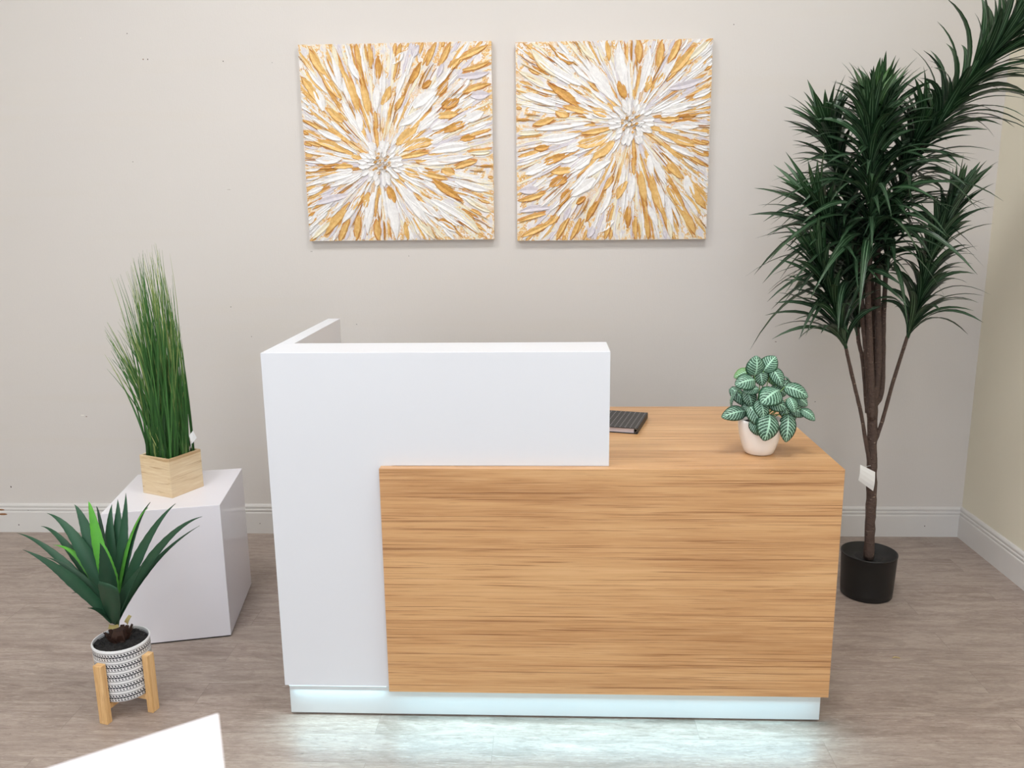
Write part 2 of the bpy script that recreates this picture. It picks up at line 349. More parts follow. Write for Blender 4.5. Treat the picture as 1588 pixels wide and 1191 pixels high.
# ------------------------------------------------------------------ reception desk
H, HD, ZB, W1, T, T2, D = 1.09, .7734, .0989, .9417, .1638, .043, .7146
X1, X2, P, DB = .314, 1.5672, .0267, .6969
desk = thing('reception_desk', 'L-shaped white and oak reception desk with glowing base strip', 'reception desk', (.78, .3, 0))
b = MB(); xz = [(0, ZB), (X1+.03, ZB), (X1+.03, HD), (W1, HD), (W1, H), (0, H)]; n = len(xz)
b.add([(x, 0, z) for x, z in xz]+[(x, .02, z) for x, z in xz], [tuple(range(n)), tuple(range(n, 2*n))[::-1]]+[((i+1) % n, i, n+i, n+(i+1) % n) for i in range(n)])
b.build('front_panel', M['white'], desk, bevel=.0008)['label'] = 'tall white L-shaped front panel'
b = MB(); b.box((.0005, .0198, HD), (W1, T, H)); b.build('ledge', M['white'], desk)['label'] = 'white top ledge behind the front panel'
b = MB(); b.box((0, T+.0003, ZB), (T2, D, H)); b.box((0, .0203, ZB), (T2, T+.0003, HD-.0002)); b.build('side_panel', M['white'], desk, bevel=.0012)['label'] = 'white raised side return'
b = MB(); b.box((X1, -P, ZB), (X2, -.0003, HD)); b.build('wood_panel', M['oak'], desk, bevel=.0008)['label'] = 'oak-grain front panel'
b = MB(); b.prism([(T2+.0005, .0203), (W1+.0003, .0203), (W1+.0003, 0), (X2, 0), (X2, DB), (T2+.0005, DB)], HD-.0232, HD-.0002); b.build('desktop', M['oak'], desk, bevel=.0008)['label'] = 'oak-grain desk surface'
b = MB(); b.box((X2-.0195, .0003, ZB), (X2-.0005, DB-.01, HD-.0235)); b.build('end_panel', M['oak'], desk)
YK = .005
b = MB(); ZG = .007
b.box((.0115, YK, ZG), (1.5565, YK+.018, ZB-.0004)); b.box((.0115, YK+.018, ZG), (.03, D-.02, ZB-.0004)); b.box((1.538, YK+.018, ZG), (1.5565, DB-.03, ZB-.0004))
b.build('plinth', M['kick'], desk, bevel=.0008)['label'] = 'white recessed plinth'
for x, y in ((.05, .05), (1.52, .05), (.05, .66), (1.52, .64)):
    b = MB(); b.lathe([(.015, 0), (.015, .006), (.006, .007), (.006, .03)], 16, (x, y)); b.build('leveling_foot', M['dark'], desk)
b = MB(); b.box((.012, .0006, ZB-.0016), (.30, .0042, ZB-.0002)); b.box((X1+.01, -.0125, ZB-.0060), (1.552, -.0045, ZB-.0002))
b.build('light_strip', emis('led_strip', (.5, .88, 1.0), .8), desk)['label'] = 'cool white light strip under the overhang'
# ------------------------------------------------------------------ paintings
def painting_mesh():
    S = .79; b = MB(); b.box((0, 0, 0), (S, .032, S))
    canvas = b
    s = MB(); cx, cz = .405*S, .40*S
    mats = ['p_white', 'p_gold', 'p_dgold', 'p_rust', 'p_lav', 'p_cream']; idx = {k: i for i, k in enumerate(mats)}
    lay = [0]
    def stroke(x0, z0, x1, z1, w, col, h=.0035, outline=False):
        dx, dz = x1-x0, z1-z0; L = math.hypot(dx, dz)
        if L < 1e-4: return
        dx /= L; dz /= L; lay[0] += 1
        off = .0004+lay[0]*1.2e-6
        def one(w, L0, L1, h, off, mi, seed):
            n = 7; vs = []; fs = []; r_ = random.Random(seed); bend = r_.uniform(-.12, .12)*L
            for i in range(n+1):
                u_ = i/n; hw = w*.5*(math.sin(math.pi*min(1, .06+u_*.93))**.65)*(1+r_.uniform(-.13, .13))
                for k, hh in ((-1, 0), (-.75, 1), (0, .45), (.75, 1), (1, 0)):
                    a = L0+u_*(L1-L0); px_ = x0+dx*a-dz*(hw*k+bend*(u_-.5)**2*2); pz_ = z0+dz*a+dx*(hw*k+bend*(u_-.5)**2*2)
                    e = h*hh*(.35 if i in (0, n) else 1)*(1.0 if k > 0 else .8)
                    vs.append((min(S-.001, max(.001, px_)), -off-e, min(S-.001, max(.001, pz_))))
            for i in range(n):
                for k in range(4): fs.append((i*5+k, (i+1)*5+k, (i+1)*5+k+1, i*5+k+1))
            s.add(vs, fs, mi=mi)
        if outline: one(w*1.12+.0028, -.004, L+.005, .0005, off, idx['p_rust'], lay[0])
        one(w, 0, L, h, off+.0006, idx[col], lay[0]+999)
    def radial(r0_, r1_, th, w, col, h=.0035, outline=False):
        c_, s_ = math.cos(th), math.sin(th)
        # clip at canvas border
        x1, z1 = cx+c_*r1_, cz+s_*r1_
        if not (-.0 < cx+c_*r0_ < S and 0 < cz+s_*r0_ < S): return
        k = 1.0
        for lim, cc, o in ((S, x1, cx), (S, z1, cz)):
            if cc > lim: k = min(k, (lim-o)/(cc-o))
            if cc < 0: k = min(k, o/(o-cc))
        r1_ = r1_*k
        if r1_-r0_ < .015: return
        stroke(cx+c_*r0_, cz+s_*r0_, cx+c_*r1_, cz+s_*r1_, w, col, h, outline)
    q = random.Random(21)
    # thin base streaks filling the field
    for i in range(620):
        th = q.uniform(0, 6.2832); r_ = q.uniform(.05, .62); L = q.uniform(.06, .18)
        a = math.degrees(th) % 360
        w = q.uniform(.006, .016)
        if 285 < a < 345 and r_ > .2: pal = ['p_cream']*6+['p_white']*5+['p_gold']
        elif 0 < a < 60 and r_ > .22: pal = ['p_lav']*5+['p_gold']*2+['p_white']*3+['p_cream']
        elif 95 < a < 185: pal = ['p_gold']*5+['p_lav']*2+['p_white']*4+['p_cream']*2+['p_dgold']
        elif 185 <= a < 285: pal = ['p_gold']*3+['p_white']*5+['p_lav']*2+['p_cream']+['p_dgold']
        else: pal = ['p_gold']*2+['p_white']*5+['p_lav']*3+['p_cream']*2
        c_ = q.choice(pal)
        radial(r_, r_+L, th+q.uniform(-.03, .03), w, c_, .0015, c_ in ('p_gold', 'p_dgold') and q.random() < .55)
    for i in range(110):
        th = q.uniform(0, 6.2832); r_ = q.uniform(.10, .5); a = math.degrees(th) % 360
        radial(r_, r_+q.uniform(.04, .12), th, q.uniform(.007, .014), 'p_gold' if q.random() < .7 else 'p_dgold', .003, True)
    for i in range(170):
        th = q.uniform(0, 6.2832); r_ = q.uniform(.07, .42)
        if 90 < math.degrees(th) % 360 < 170 and q.random() < .5: continue
        radial(r_, r_+q.uniform(.06, .15), th, q.uniform(.010, .021), 'p_white', .0045)
    # the strokes that stand out, read from the picture (pixels of a 1158 x 1191 view)
    def uvq(x, y):
        v_ = (y-77)/1025.0; xl = 62+73*v_; xr = 1068+12*v_
        return ((x-xl)/(xr-xl)*S, (1-v_)*S)
    K = {'W': 'p_white', 'G': 'p_gold', 'D': 'p_dgold', 'L': 'p_lav', 'C': 'p_cream'}
    for x0_, y0_, x1_, y1_, w, c_ in (
        (560, 185, 618, 125, 36, 'W'), (575, 340, 625, 215, 34, 'W'), (205, 410, 155, 300, 50, 'W'), (665, 400, 790, 310, 60, 'W'), (600, 500, 715, 420, 45, 'W'),
        (690, 515, 775, 452, 52, 'W'), (760, 515, 850, 490, 34, 'W'), (745, 580, 825, 545, 48, 'W'), (760, 630, 958, 605, 46, 'W'), (700, 700, 975, 662, 44, 'W'),
        (930, 475, 1030, 435, 55, 'W'), (880, 790, 1045, 845, 44, 'W'), (290, 672, 158, 672, 46, 'W'), (350, 735, 190, 785, 40, 'W'), (290, 570, 165, 512, 34, 'W'),
        (400, 860, 300, 1010, 42, 'W'), (455, 840, 425, 1065, 46, 'W'), (590, 795, 740, 1010, 62, 'W'), (650, 880, 805, 980, 50, 'W'), (540, 860, 590, 1085, 60, 'W'),
        (760, 880, 980, 1020, 44, 'W'), (800, 1000, 890, 1055, 36, 'W'), (690, 715, 745, 750, 36, 'W'), (380, 260, 320, 140, 36, 'W'), (290, 300, 248, 140, 36, 'W'),
        (335, 380, 300, 230, 38, 'W'), (470, 420, 480, 270, 38, 'W'), (400, 520, 370, 400, 38, 'W'), (790, 255, 822, 180, 30, 'L'), (880, 340, 960, 260, 50, 'W'),
        (900, 260, 1060, 240, 40, 'L'), (960, 350, 1060, 345, 48, 'L'), (660, 150, 690, 90, 40, 'L'), (330, 850, 150, 900, 40, 'L'),
        (650, 285, 706, 180, 32, 'D'), (790, 350, 850, 265, 38, 'D'), (815, 405, 905, 370, 50, 'D'), (790, 450, 895, 440, 46, 'G'), (825, 530, 938, 482, 46, 'D'),
        (910, 570, 980, 562, 36, 'D'), (715, 305, 760, 270, 28, 'D'), (575, 410, 617, 340, 30, 'G'), (505, 390, 552, 295, 38, 'G'), (580, 592, 685, 505, 58, 'G'),
        (600, 610, 780, 568, 62, 'G'), (590, 662, 750, 635, 30, 'G'), (355, 700, 255, 705, 30, 'G'), (300, 475, 218, 400, 44, 'G'), (292, 352, 195, 245, 42, 'G'),
        (395, 430, 295, 185, 42, 'G'), (440, 440, 398, 270, 40, 'G'), (485, 260, 485, 145, 36, 'D'), (535, 815, 575, 900, 46, 'D'), (430, 845, 420, 930, 40, 'G'),
        (405, 850, 345, 940, 38, 'G'), (318, 930, 215, 1062, 46, 'G'), (385, 965, 375, 1092, 38, 'G'), (760, 780, 915, 892, 44, 'D'), (700, 740, 845, 778, 34, 'G'),
        (810, 990, 890, 1052, 34, 'D'), (930, 960, 975, 1000, 28, 'G'), (620, 725, 700, 765, 44, 'G'), (320, 620, 150, 560, 42, 'G'), (180, 370, 90, 240, 44, 'G'),
        (200, 230, 120, 110, 40, 'G'), (900, 165, 1045, 100, 34, 'G'), (850, 215, 905, 160, 36, 'G'), (920, 225, 1062, 185, 24, 'G'), (915, 330, 1060, 285, 30, 'G'),
        (880, 715, 990, 682, 32, 'G'), (815, 730, 880, 752, 46, 'G'), (640, 1098, 622, 1000, 26, 'G'), (488, 1098, 478, 990, 34, 'G'), (290, 1098, 335, 985, 34, 'G'),
        (735, 190, 780, 80, 26, 'G'), (578, 190, 598, 80, 26, 'G'), (448, 200, 440, 80, 26, 'G'), (275, 190, 245, 80, 26, 'C'), (800, 200, 860, 82, 26, 'G'),
        (388, 190, 368, 80, 26, 'G'), (960, 645, 1065, 640, 26, 'C'), (930, 880, 1060, 960, 34, 'C'), (240, 1000, 150, 1090, 30, 'C'), (880, 920, 1010, 1060, 40, 'C'), (700, 1010, 780, 1095, 34, 'C')):
        a = uvq(x0_, y0_); e = uvq(x1_, y1_); stroke(a[0], a[1], e[0], e[1], w/1290*1.02, K[c_], .0055, c_ in 'GD')
    for i in range(95):
        th = q.uniform(0, 6.2832); r_ = q.uniform(.10, .52)
        radial(r_, r_+q.uniform(.03, .13), th+q.uniform(-.02, .02), q.uniform(.0025, .0048), q.choice(['p_rust', 'p_dgold', 'p_gold', 'p_gold']), .0048)
    # flower heart: ring of short white dabs and gold beads
    for ring, (rr, n_, L, w) in enumerate(((.078, 17, .038, .026), (.062, 14, .034, .024), (.046, 10, .03, .022))):
        for i in range(n_):
            th = 6.2832*i/n_+ring*.3+q.uniform(-.15, .15)
            stroke(cx+math.cos(th)*(rr-.02), cz+math.sin(th)*(rr-.02), cx+math.cos(th)*(rr-.02+L), cz+math.sin(th)*(rr-.02+L), w*q.uniform(.8, 1.15), 'p_white', .007)
    for i in range(34):
        th = q.uniform(0, 6.28); rr = .042*math.sqrt(q.random()); x_, z_ = cx+rr*math.cos(th)*1.0, cz+rr*math.sin(th)
        stroke(x_-.006, z_-.004, x_+.007, z_+.006, .011, q.choice(['p_gold', 'p_white', 'p_white', 'p_gold']), .009)
    return canvas, s, [M[k] for k in mats]
cv, stv, smats = painting_mesh()
p1 = thing('painting', 'square canvas of a white and gold flower, heart low left, nearer the left wall', 'painting', (-.2417+.002, YW-.0322, 1.3352))
p1['label'] = 'left square canvas, gold and white petal burst with its heart below the middle'
ca = cv.build('canvas', M['canvas'], None); ca.parent = p1
stx = stv.build('paint_strokes', smats, None); stx.parent = ca
ca['label'] = 'white and gold painted canvas'
p2 = thing('painting', 'right square canvas, gold and white petal burst with its heart above the middle', 'painting', (.6436+.0045, YW-.0322, 1.328))
p2.name = 'painting.001'
c2 = ca.copy(); C.objects.link(c2); c2.parent = p2; c2.rotation_euler = (0, R(180), 0); c2.location = (.79, 0, .79)
s2_ = stx.copy(); C.objects.link(s2_); s2_.parent = c2
for p_ in (p1, p2): p_['group'] = 'pair of petal canvases on the back wall'
# ------------------------------------------------------------------ pedestal + planter grass
def pedestal(poly, h, label, group, base=True):
    cxy = (sum(p[0] for p in poly)/4, sum(p[1] for p in poly)/4)
    o = thing('display_pedestal', label, 'pedestal', (cxy[0], cxy[1], 0), group)
    b = MB(); b.prism(poly, .005, h); b.build('body', M['gloss_white'], o, bevel=.0012)
    b = MB(); b.prism([(cxy[0]+(x-cxy[0])*.985, cxy[1]+(y-cxy[1])*.985) for x, y in poly], 0, .005); b.build('base_pad', M['dark'], o)['label'] = 'dark thin base'
    return o
HP = .488
pedestal([(-.341, .46), (-.412, .87), (-.785, .788), (-.708, .37)], HP, 'glossy white display block on the floor under the boxed grass plant', 'white display pedestals')
a_ = Vector((.495, -1.57)); d1 = Vector((-.106, -.075)).normalized()*.4; d2 = Vector((.033, -.072)).normalized()*.38
pedestal([tuple(a_), tuple(a_+d1), tuple(a_+d1+d2), tuple(a_+d2)], 1.05, 'blurred white pedestal corner in the near left foreground', 'white display pedestals')
# wooden planter box
pc = Vector((-.533, .523)); e1 = Vector((-.129, .059)).normalized(); e2 = Vector((.060, .135)).normalized(); e1 = Vector((-e2.y, e2.x))
W = .1435; HB = .141
pl = thing('potted_grass', 'tall artificial grass in a pale wooden box on the white block', 'potted plant', (pc.x+(e1.x+e2.x)*W/2, pc.y+(e1.y+e2.y)*W/2, HP))
rot = Matrix(((e2.x, e1.x, 0, 0), (e2.y, e1.y, 0, 0), (0, 0, 1, 0), (0, 0, 0, 1)))
bx = bpy.data.objects.new('planter_box', None)
def planter():
    b = MB(); t_ = .007
    for (p, q) in (((0, 0, 0), (W, t_, HB)), ((0, W-t_, 0), (W, W, HB)), ((0, t_, 0), (t_, W-t_, HB)), ((W-t_, t_, 0), (W, W-t_, HB)), ((t_, t_, .003), (W-t_, W-t_, .01))): b.box(p, q)
    return b
b = planter(); bo = b.build('planter_box', M['pine'], None, bevel=.001); bo.parent = pl
BM_ = Matrix.Translation((pc.x-pl.location.x, pc.y-pl.location.y, 0)) @ rot; bo.matrix_local = BM_
bo['label'] = 'pale pine box'
b = MB(); b.box((.0075, .0075, .01), (W-.0075, W-.0075, HB-.03)); so = b.build('filler', M['soil'], None); so.parent = pl; so.matrix_local = BM_
def W3(u_, v_, z): q = pc+e2*u_+e1*v_; return Vector((q.x, q.y, HP+z))
g = random.Random(3); b = MB(); zt = HB-.03
def bl(base, tip, w, bend, tone, tt):
    up = Vector((0, 0, 1)); L = (tip-base).length
    mid = base.lerp(tip, .5)+up*L*.03+Vector((bend*L, 0, 0))*.5
    nrm = (CAM-base).normalized()+Vector((g.uniform(-.9, .9), g.uniform(-.3, .3), 0))
    b.strap((base, mid, tip), nrm, w, lambda u_: (1-u_**1.6)*.93+.07, .3, tone, tt, 8)
for i in range(300):
    u_, v_ = g.uniform(.014, W-.014), g.uniform(.014, W-.014)
    base = W3(u_, v_, zt-.005); k = g.random(); Yc = base.y+g.uniform(-.10, .10)
    bp = (base-CAM); pxx = 794+F_PX*bp.dot(cr)/bp.dot(fw)   # where it starts, to fan the blades without crossing
    s_ = max(0, min(1, (pxx-228)/75))
    if k < .50: tx = 185+s_*70+g.gauss(0, 14); ty = 372+abs(tx-240)*.75+g.random()**1.3*150
    elif k < .66: s_ *= .5; tx = 160+s_*70+g.uniform(-12, 25); ty = 500+g.random()*75-(tx-160)*.3
    elif k < .9: tx = 240+s_*45+g.gauss(0, 10); tx = min(tx, 292+g.uniform(-4, 3)); ty = 440+max(0, tx-262)*3.4+g.random()*90
    else: tx = 205+s_*85; ty = 560+g.random()*90
    tip = at(tx, ty, Yc)
    if k < .66 and tx < 200: bnd = -.05+.12
    else: bnd = g.uniform(-.03, .07)
    bl(base, tip, g.uniform(.0045, .0085), bnd, g.uniform(.05, .62), g.uniform(.45, 1.0))
for i in range(40):
    base = W3(g.uniform(.015, W-.015), g.uniform(.015, W-.015), zt-.005)
    bl(base, base+Vector((g.uniform(-.05, .03), g.uniform(-.03, .03), g.uniform(.06, .16))), .007, 0, .9, 1)
gb = b.build('grass_blades', M['grass'], pl, smooth=True)
b = MB(); q = at(299, 668, .6); b.tube([W3(W-.02, W*.35, zt), at(296, 692, .6), at(298, 682, .6)], .0008, 5)
tg = [at(293, 676, .6), at(299, 668, .6), at(305, 679, .61), at(298, 688, .6)]
b.add([tuple(v) for v in tg]+[tuple(v+Vector((0, .0015, 0))) for v in tg], [(3, 2, 1, 0), (4, 5, 6, 7), (0, 1, 5, 4), (1, 2, 6, 5), (2, 3, 7, 6), (3, 0, 4, 7)])
b.build('hang_tag', M['tag'], pl)['label'] = 'small white tag'
# ------------------------------------------------------------------ agave
ac = Vector((-.5, .04)); ZR = .222
ag = thing('potted_agave', 'artificial agave in a patterned pot on a wooden stand, low at left', 'potted plant', (ac.x, ac.y, 0))
b = MB(); b.lathe([(.060, .056), (.074, .057), (.0765, .062), (.0775, .10), (.080, ZR-.008), (.0815, ZR-.003), (.080, ZR), (.0765, ZR), (.0755, ZR-.004), (.0745, ZR-.03)], 64)
po = b.build('pot', M['patpot'], None, smooth=True); po.parent = ag; po['label'] = 'white pot with dark patterned bands'
me = po.modifiers.new('e', 'EDGE_SPLIT'); me.split_angle = R(50)
b = MB(); b.lathe([(.0743, ZR-.03), (.0748, ZR-.012), (.05, ZR-.007), (.03, ZR-.004), (0.0005, ZR-.002)], 48)
for k in range(150):
    th, rr = g.uniform(0, 6.28), .07*math.sqrt(g.random()); s_ = g.uniform(.003, .007); zz_ = ZR-.0115+.008*(1-rr/.07)
    b.box((-s_, -s_, -s_), (s_, s_, s_*.7), Matrix.Translation((rr*math.cos(th), rr*math.sin(th), zz_)) @ Matrix.Rotation(g.uniform(0, 3), 4, (g.random(), g.random(), 1)))
so = b.build('soil', M['soil'], None); so.parent = ag
st_ = bpy.data.objects.new('plant_stand', None); C.objects.link(st_); st_.parent = ag
for k in range(4):
    th = R(-105+90*k); mm = Matrix.Rotation(th, 4, 'Z')
    b = MB(); b.box((.0818, -.0143, 0), (.1015, .0143, .186)); b.v = [tuple(mm @ Vector(v)) for v in b.v]
    o = b.build('leg', M['stand'], None, bevel=.0015); o.parent = st_
    if k < 2:
        b = MB(); b.box((-.0815, -.009, .038+.00*k), (.0815, .009, .0555)) if k == 0 else (b.box((-.0815, -.009, .038), (-.0095, .009, .0555)), b.box((.0095, -.009, .038), (.0815, .009, .0555)))
        b.v = [tuple(mm @ Vector(v)) for v in b.v]; o = b.build('crossbar', M['stand'], None, bevel=.001); o.parent = st_
st_['label'] = 'light wooden four-legged stand'
def cp(x, y): return (x/4.812, 760+y/4.812)
b = MB(); YA = ac.y
aprof = lambda u_: (math.sin(math.pi*min(1, (.30+.70*u_)**.95))**.8*(1-.0*u_)) * (1 if u_ < .9 else .7) if u_ < 1 else 0
def aprof(u_):
    if u_ > .995: return .01
    a = .6+.4*math.sin(min(1, u_/.42)*math.pi/2)
    return a*((1-u_)/.58)**1.12 if u_ > .42 else a
base0 = at(186, 972, YA)
for (bx_, by_, mx, my, tx, ty, w, ym, yt, tone, tt) in (
    (800, 900, 450, 515, 125, 320, 62, .02, .05, .35, .45), (800, 930, 480, 630, 170, 445, 78, -.07, -.10, .3, .4), (760, 700, 520, 440, 305, 270, 62, .06, .12, .4, .5),
    (800, 740, 590, 400, 350, 172, 95, .03, .06, .5, .55), (810, 720, 665, 350, 555, 108, 100, .05, .08, .5, .5), (800, 640, 720, 320, 660, 85, 82, .02, .03, .9, 1.0),
    (830, 640, 765, 330, 718, 120, 40, .07, .11, .0, .0), (850, 760, 825, 380, 835, 108, 92, .08, .12, .45, .5), (865, 760, 880, 360, 878, 68, 90, .10, .15, .5, .5),
    (880, 760, 925, 350, 938, 22, 78, .06, .08, .45, .5), (880, 800, 980, 400, 1122, 90, 74, .03, .03, .25, .3), (880, 780, 965, 400, 1105, 130, 36, .025, .02, .85, .95),
    (900, 850, 1080, 420, 1310, 100, 88, .0, .02, .35, .4), (920, 930, 1190, 440, 1510, 197, 78, -.05, -.06, .25, .3), (930, 960, 1140, 560, 1490, 265, 46, -.01, .03, .15, .2),
    (860, 960, 960, 740, 1085, 530, 100, -.09, -.13, .3, .25), (850, 840, 800, 590, 745, 395, 118, -.04, -.06, .25, .25), (850, 800, 815, 590, 760, 380, 96, -.01, -.0, .85, .95),
    (780, 700, 620, 540, 395, 412, 56, .03, .05, .7, 1.1), (800, 840, 600, 650, 340, 500, 60, -.03, -.03, .2, .2), (820, 960, 745, 905, 655, 880, 40, -.06, -.10, .15, .15),
    (830, 950, 680, 800, 535, 770, 36, .04, .08, .1, .1), (830, 880, 690, 700, 545, 700, 50, .05, .1, .2, .2)):
    B_ = at(*cp(bx_*.25+860*.75, by_*.15+985*.85), YA+ym*.25); Mi = at(*cp(mx, my), YA+ym); Ti = at(*cp(tx, ty), YA+yt)
    out = (Ti-base0); out.z = 0
    nrm = (Vector((0, -1, .75))-out.normalized()*.35+Vector((g.uniform(-.25, .25), 0, 0))).normalized()
    b.strap((B_, Mi, Ti), nrm, w/4.812/470*.97, aprof, .28, tone, tt, 26, jag=.028)
# front leaf, foreshortened and curling to the viewer with a blunt end
B_ = at(*cp(852, 1000), YA-.02); b.strap((B_, at(*cp(835, 860), YA-.075), at(*cp(812, 700), YA-.125)), Vector((0, -1, .3)), .064, lambda u_: .55+.45*min(1, u_*1.6) if u_ < .97 else .88, .12, .3, .35, 12)
o = b.build('foliage', M['agave'], ag, smooth=True, solid=.0016)
b = MB()
b.tube([(ac.x-.004, ac.y, ZR-.012), (ac.x-.004, ac.y, ZR+.004), (ac.x-.003, ac.y, ZR+.03)], [.03, .024, .016], 12, knob=.15)
for k in range(14):
    th = 6.28*k/14+g.uniform(-.2, .2); p0 = Vector((ac.x-.004+.018*math.cos(th), ac.y+.018*math.sin(th), ZR-.008)); L = g.uniform(.03, .045)
    b.strap((p0, p0+Vector((math.cos(th)*.012, math.sin(th)*.012, L*.5)), p0+Vector((math.cos(th)*.022, math.sin(th)*.022, L*.9))), Vector((math.cos(th), math.sin(th), .2)), .024, lambda u_: 1-.5*u_, .2, 0, None, 4)
b.build('dry_base', plain('dry_brown_sheath', srgb(70, 42, 30), .7, vary=.5, scale=60), ag)['label'] = 'brown dry leaf base'
b = MB()
for (x, y, x2, y2) in ((815, 1018, 885, 1012), (945, 990, 972, 935)):
    p0, p1_ = at(*cp(x, y), YA-.038), at(*cp(x2, y2), YA-.038)
    b.strap((p0, p0.lerp(p1_, .5)+Vector((0, -.006, 0)), p1_), Vector((0, -1, .3)), .013, lambda u_: 1-.3*u_, .3, 0, None, 4)
b.build('cut_leaf', plain('pale_cut_leaf', srgb(170, 156, 100), .7, vary=.3, scale=50), ag, solid=.002)['label'] = 'pale trimmed leaf stubs'
# ------------------------------------------------------------------ small veined plant
fc = Vector((1.377, .13)); fp = thing('potted_plant', 'small white-veined leafy plant in a white pot on the oak desktop', 'potted plant', (fc.x, fc.y, HD))
b = MB(); b.lathe([(.030, 0), (.037, .0015), (.042, .006), (.048, .022), (.056, .05), (.0605, .075), (.0618, .095), (.0612, .1005), (.0595, .102), (.0575, .1005), (.0565, .085)], 56)
o = b.build('pot', M['ceramic'], None, smooth=True); o.parent = fp; o['label'] = 'rounded white pot'
b = MB(); b.lathe([(.0563, .08), (.0563, .085), (.03, .089), (.0005, .09)], 32); o = b.build('soil', M['soil'], None); o.parent = fp
b = MB(); sb_ = MB()
root = Vector((fc.x, fc.y, HD+.088))
def fleaf(cx_, cy_, L, Wd, ang, dep, tone=.4, tilt=0.0, edge=0):
    x, y = 1080+cx_/5.954, 530+cy_/5.954; Y = fc.y-dep; c = at(x, y, Y)
    sc_ = (c-CAM).dot(fw)/F_PX/5.954*1.06; L *= sc_; Wd *= sc_*1.22
    a = R(ang); d_ = (cr*math.cos(a)-cu*math.sin(a)).normalized()
    d_ = (d_+(-fw)*tilt).normalized()
    n_ = (-fw*1.0+Vector((0, 0, .45))+cr*g.uniform(-.25, .25)).normalized()
    if edge: n_ = (cu.cross(fw)*1+n_*.12).normalized() if abs(math.cos(a)) < .6 else (cu+n_*.15).normalized()
    s_ = d_.cross(n_).normalized(); n_ = s_.cross(d_).normalized()
    N, K_ = 12, 8; vs = []; uvs = []; fs = []
    for i in range(N+1):
        u_ = i/N; hw = Wd*.5*max(.02, math.sin(math.pi*min(1, (.03+.97*u_)**.85)))**.62
        p = c+d_*(u_-.5)*L-n_*(((u_-.45)**2)*L*.75)
        for k in range(K_+1):
            v_ = k/K_*2-1
            vs.append(p+s_*hw*v_-n_*(hw*.35*v_*v_)+n_*(.012*Wd*math.cos(v_*8+u_*28))); uvs.append((u_, v_*.5+.5))
    for i in range(N):
        for k in range(K_): fs.append((i*(K_+1)+k, i*(K_+1)+k+1, (i+1)*(K_+1)+k+1, (i+1)*(K_+1)+k))
    b.add(vs, fs, uvs, tone)
    bs = c-d_*.5*L-n_*(.2*L*.75)
    mid = root.lerp(bs, .55)+Vector((0, 0, .012))-n_*.008
    sb_.tube([root+Vector((g.uniform(-.02, .02), g.uniform(-.02, .02), 0)), mid, bs, bs.lerp(c, .3)-n_*.002], [.0016, .0014, .0011, .0008], 6)
for a in ((560, 232, 180, 150, -88, .02, .4, .3), (675, 198, 165, 130, -52, .0, .6, .1), (425, 290, 150, 90, 160, -.02, 1.0, 0), (465, 360, 195, 135, 168, .035, .45, .3),
          (752, 320, 190, 100, 62, .01, .35, .2), (700, 320, 180, 90, 60, -.02, .9, 0), (515, 437, 150, 80, 172, .03, .5, .2), (695, 482, 235, 175, 150, .065, .5, .5), (935, 447, 215, 120, 24, .03, .45, .2),
          (985, 545, 130, 95, 35, .0, .3, 0), (400, 500, 200, 100, 50, .0, .15, 0), (495, 520, 160, 110, 75, .015, .2, .1), (612, 615, 165, 120, 82, .065, .4, .3),
          (358, 652, 225, 118, 168, .03, .25, .2), (555, 680, 190, 120, 62, .06, .25, .2), (668, 785, 240, 170, 104, .085, .25, .2), (845, 790, 245, 122, 98, .055, .2, .2),
          (892, 578, 140, 88, 75, .05, .6, .3), (1043, 662, 155, 85, 38, .03, .5, .2), (945, 640, 150, 95, 30, .02, .15, 0), (755, 570, 175, 120, 20, .045, .3, .2),
          (830, 640, 170, 100, 70, .02, .2, 0), (465, 625, 140, 90, 120, .01, .2, 0), (560, 790, 150, 100, 60, .062, .15, .1), (640, 560, 160, 120, 120, .02, .15, 0),
          (770, 450, 150, 100, 20, .0, .15, 0), (600, 330, 150, 110, 80, .0, .2, 0), (880, 690, 120, 80, 80, .02, .1, 0), (850, 400, 150, 90, 10, -.03, .1, 0), (520, 600, 130, 100, 200, .0, .15, 0),
          (355, 450, 90, 60, 150, -.01, .9, 0)): fleaf(*a)
fleaf(318, 515, 170, 70, 112, .0, .1, 0, 1); fleaf(845, 335, 110, 60, 38, -.01, .05, 0, 1)
o = b.build('leaves', M['fitt'], fp, smooth=True, solid=.0006); o['label'] = 'green leaves with white veins'
sb_.build('stems', M['stem'], fp, smooth=True)
# ------------------------------------------------------------------ black planner
bc = Vector((1.053, .327)); un = Vector((-.965, .262)).normalized(); vn = Vector((.262, .965)).normalized()
pn = thing('planner', 'black dotted planner lying on the oak desktop beside the white panel', 'notebook', (bc.x, bc.y, HD))
mm = Matrix(((vn.x, un.x, 0, 0), (vn.y, un.y, 0, 0), (0, 0, 1, 0), (0, 0, 0, 1)))   # local x = along spine, y = away from the spine
def pbuild(b, name, mat, bevel=0):
    o = b.build(name, mat, None, bevel=bevel); o.parent = pn; o.matrix_local = mm; return o
b = MB(); b.box((0, 0, 0), (.212, .15, .0022)); b.box((0, 0, .0168), (.212, .15, .019)); b.box((0, 0, .0018), (.212, .0025, .0172)); pbuild(b, 'cover', M['cover'], .0008)
b = MB(); b.box((.004, .012, .0026), (.208, .145, .0164)); pbuild(b, 'pages', M['paper'])
for k in range(6):
    b = MB(); x = .008+.038*k
    b.tube([(x, .0085+.0055*math.cos(a), .0095+.0055*math.sin(a)) for a in [i*.5236 for i in range(13)]], .0009, 6)
    pbuild(b, 'binder_ring', M['metal'])
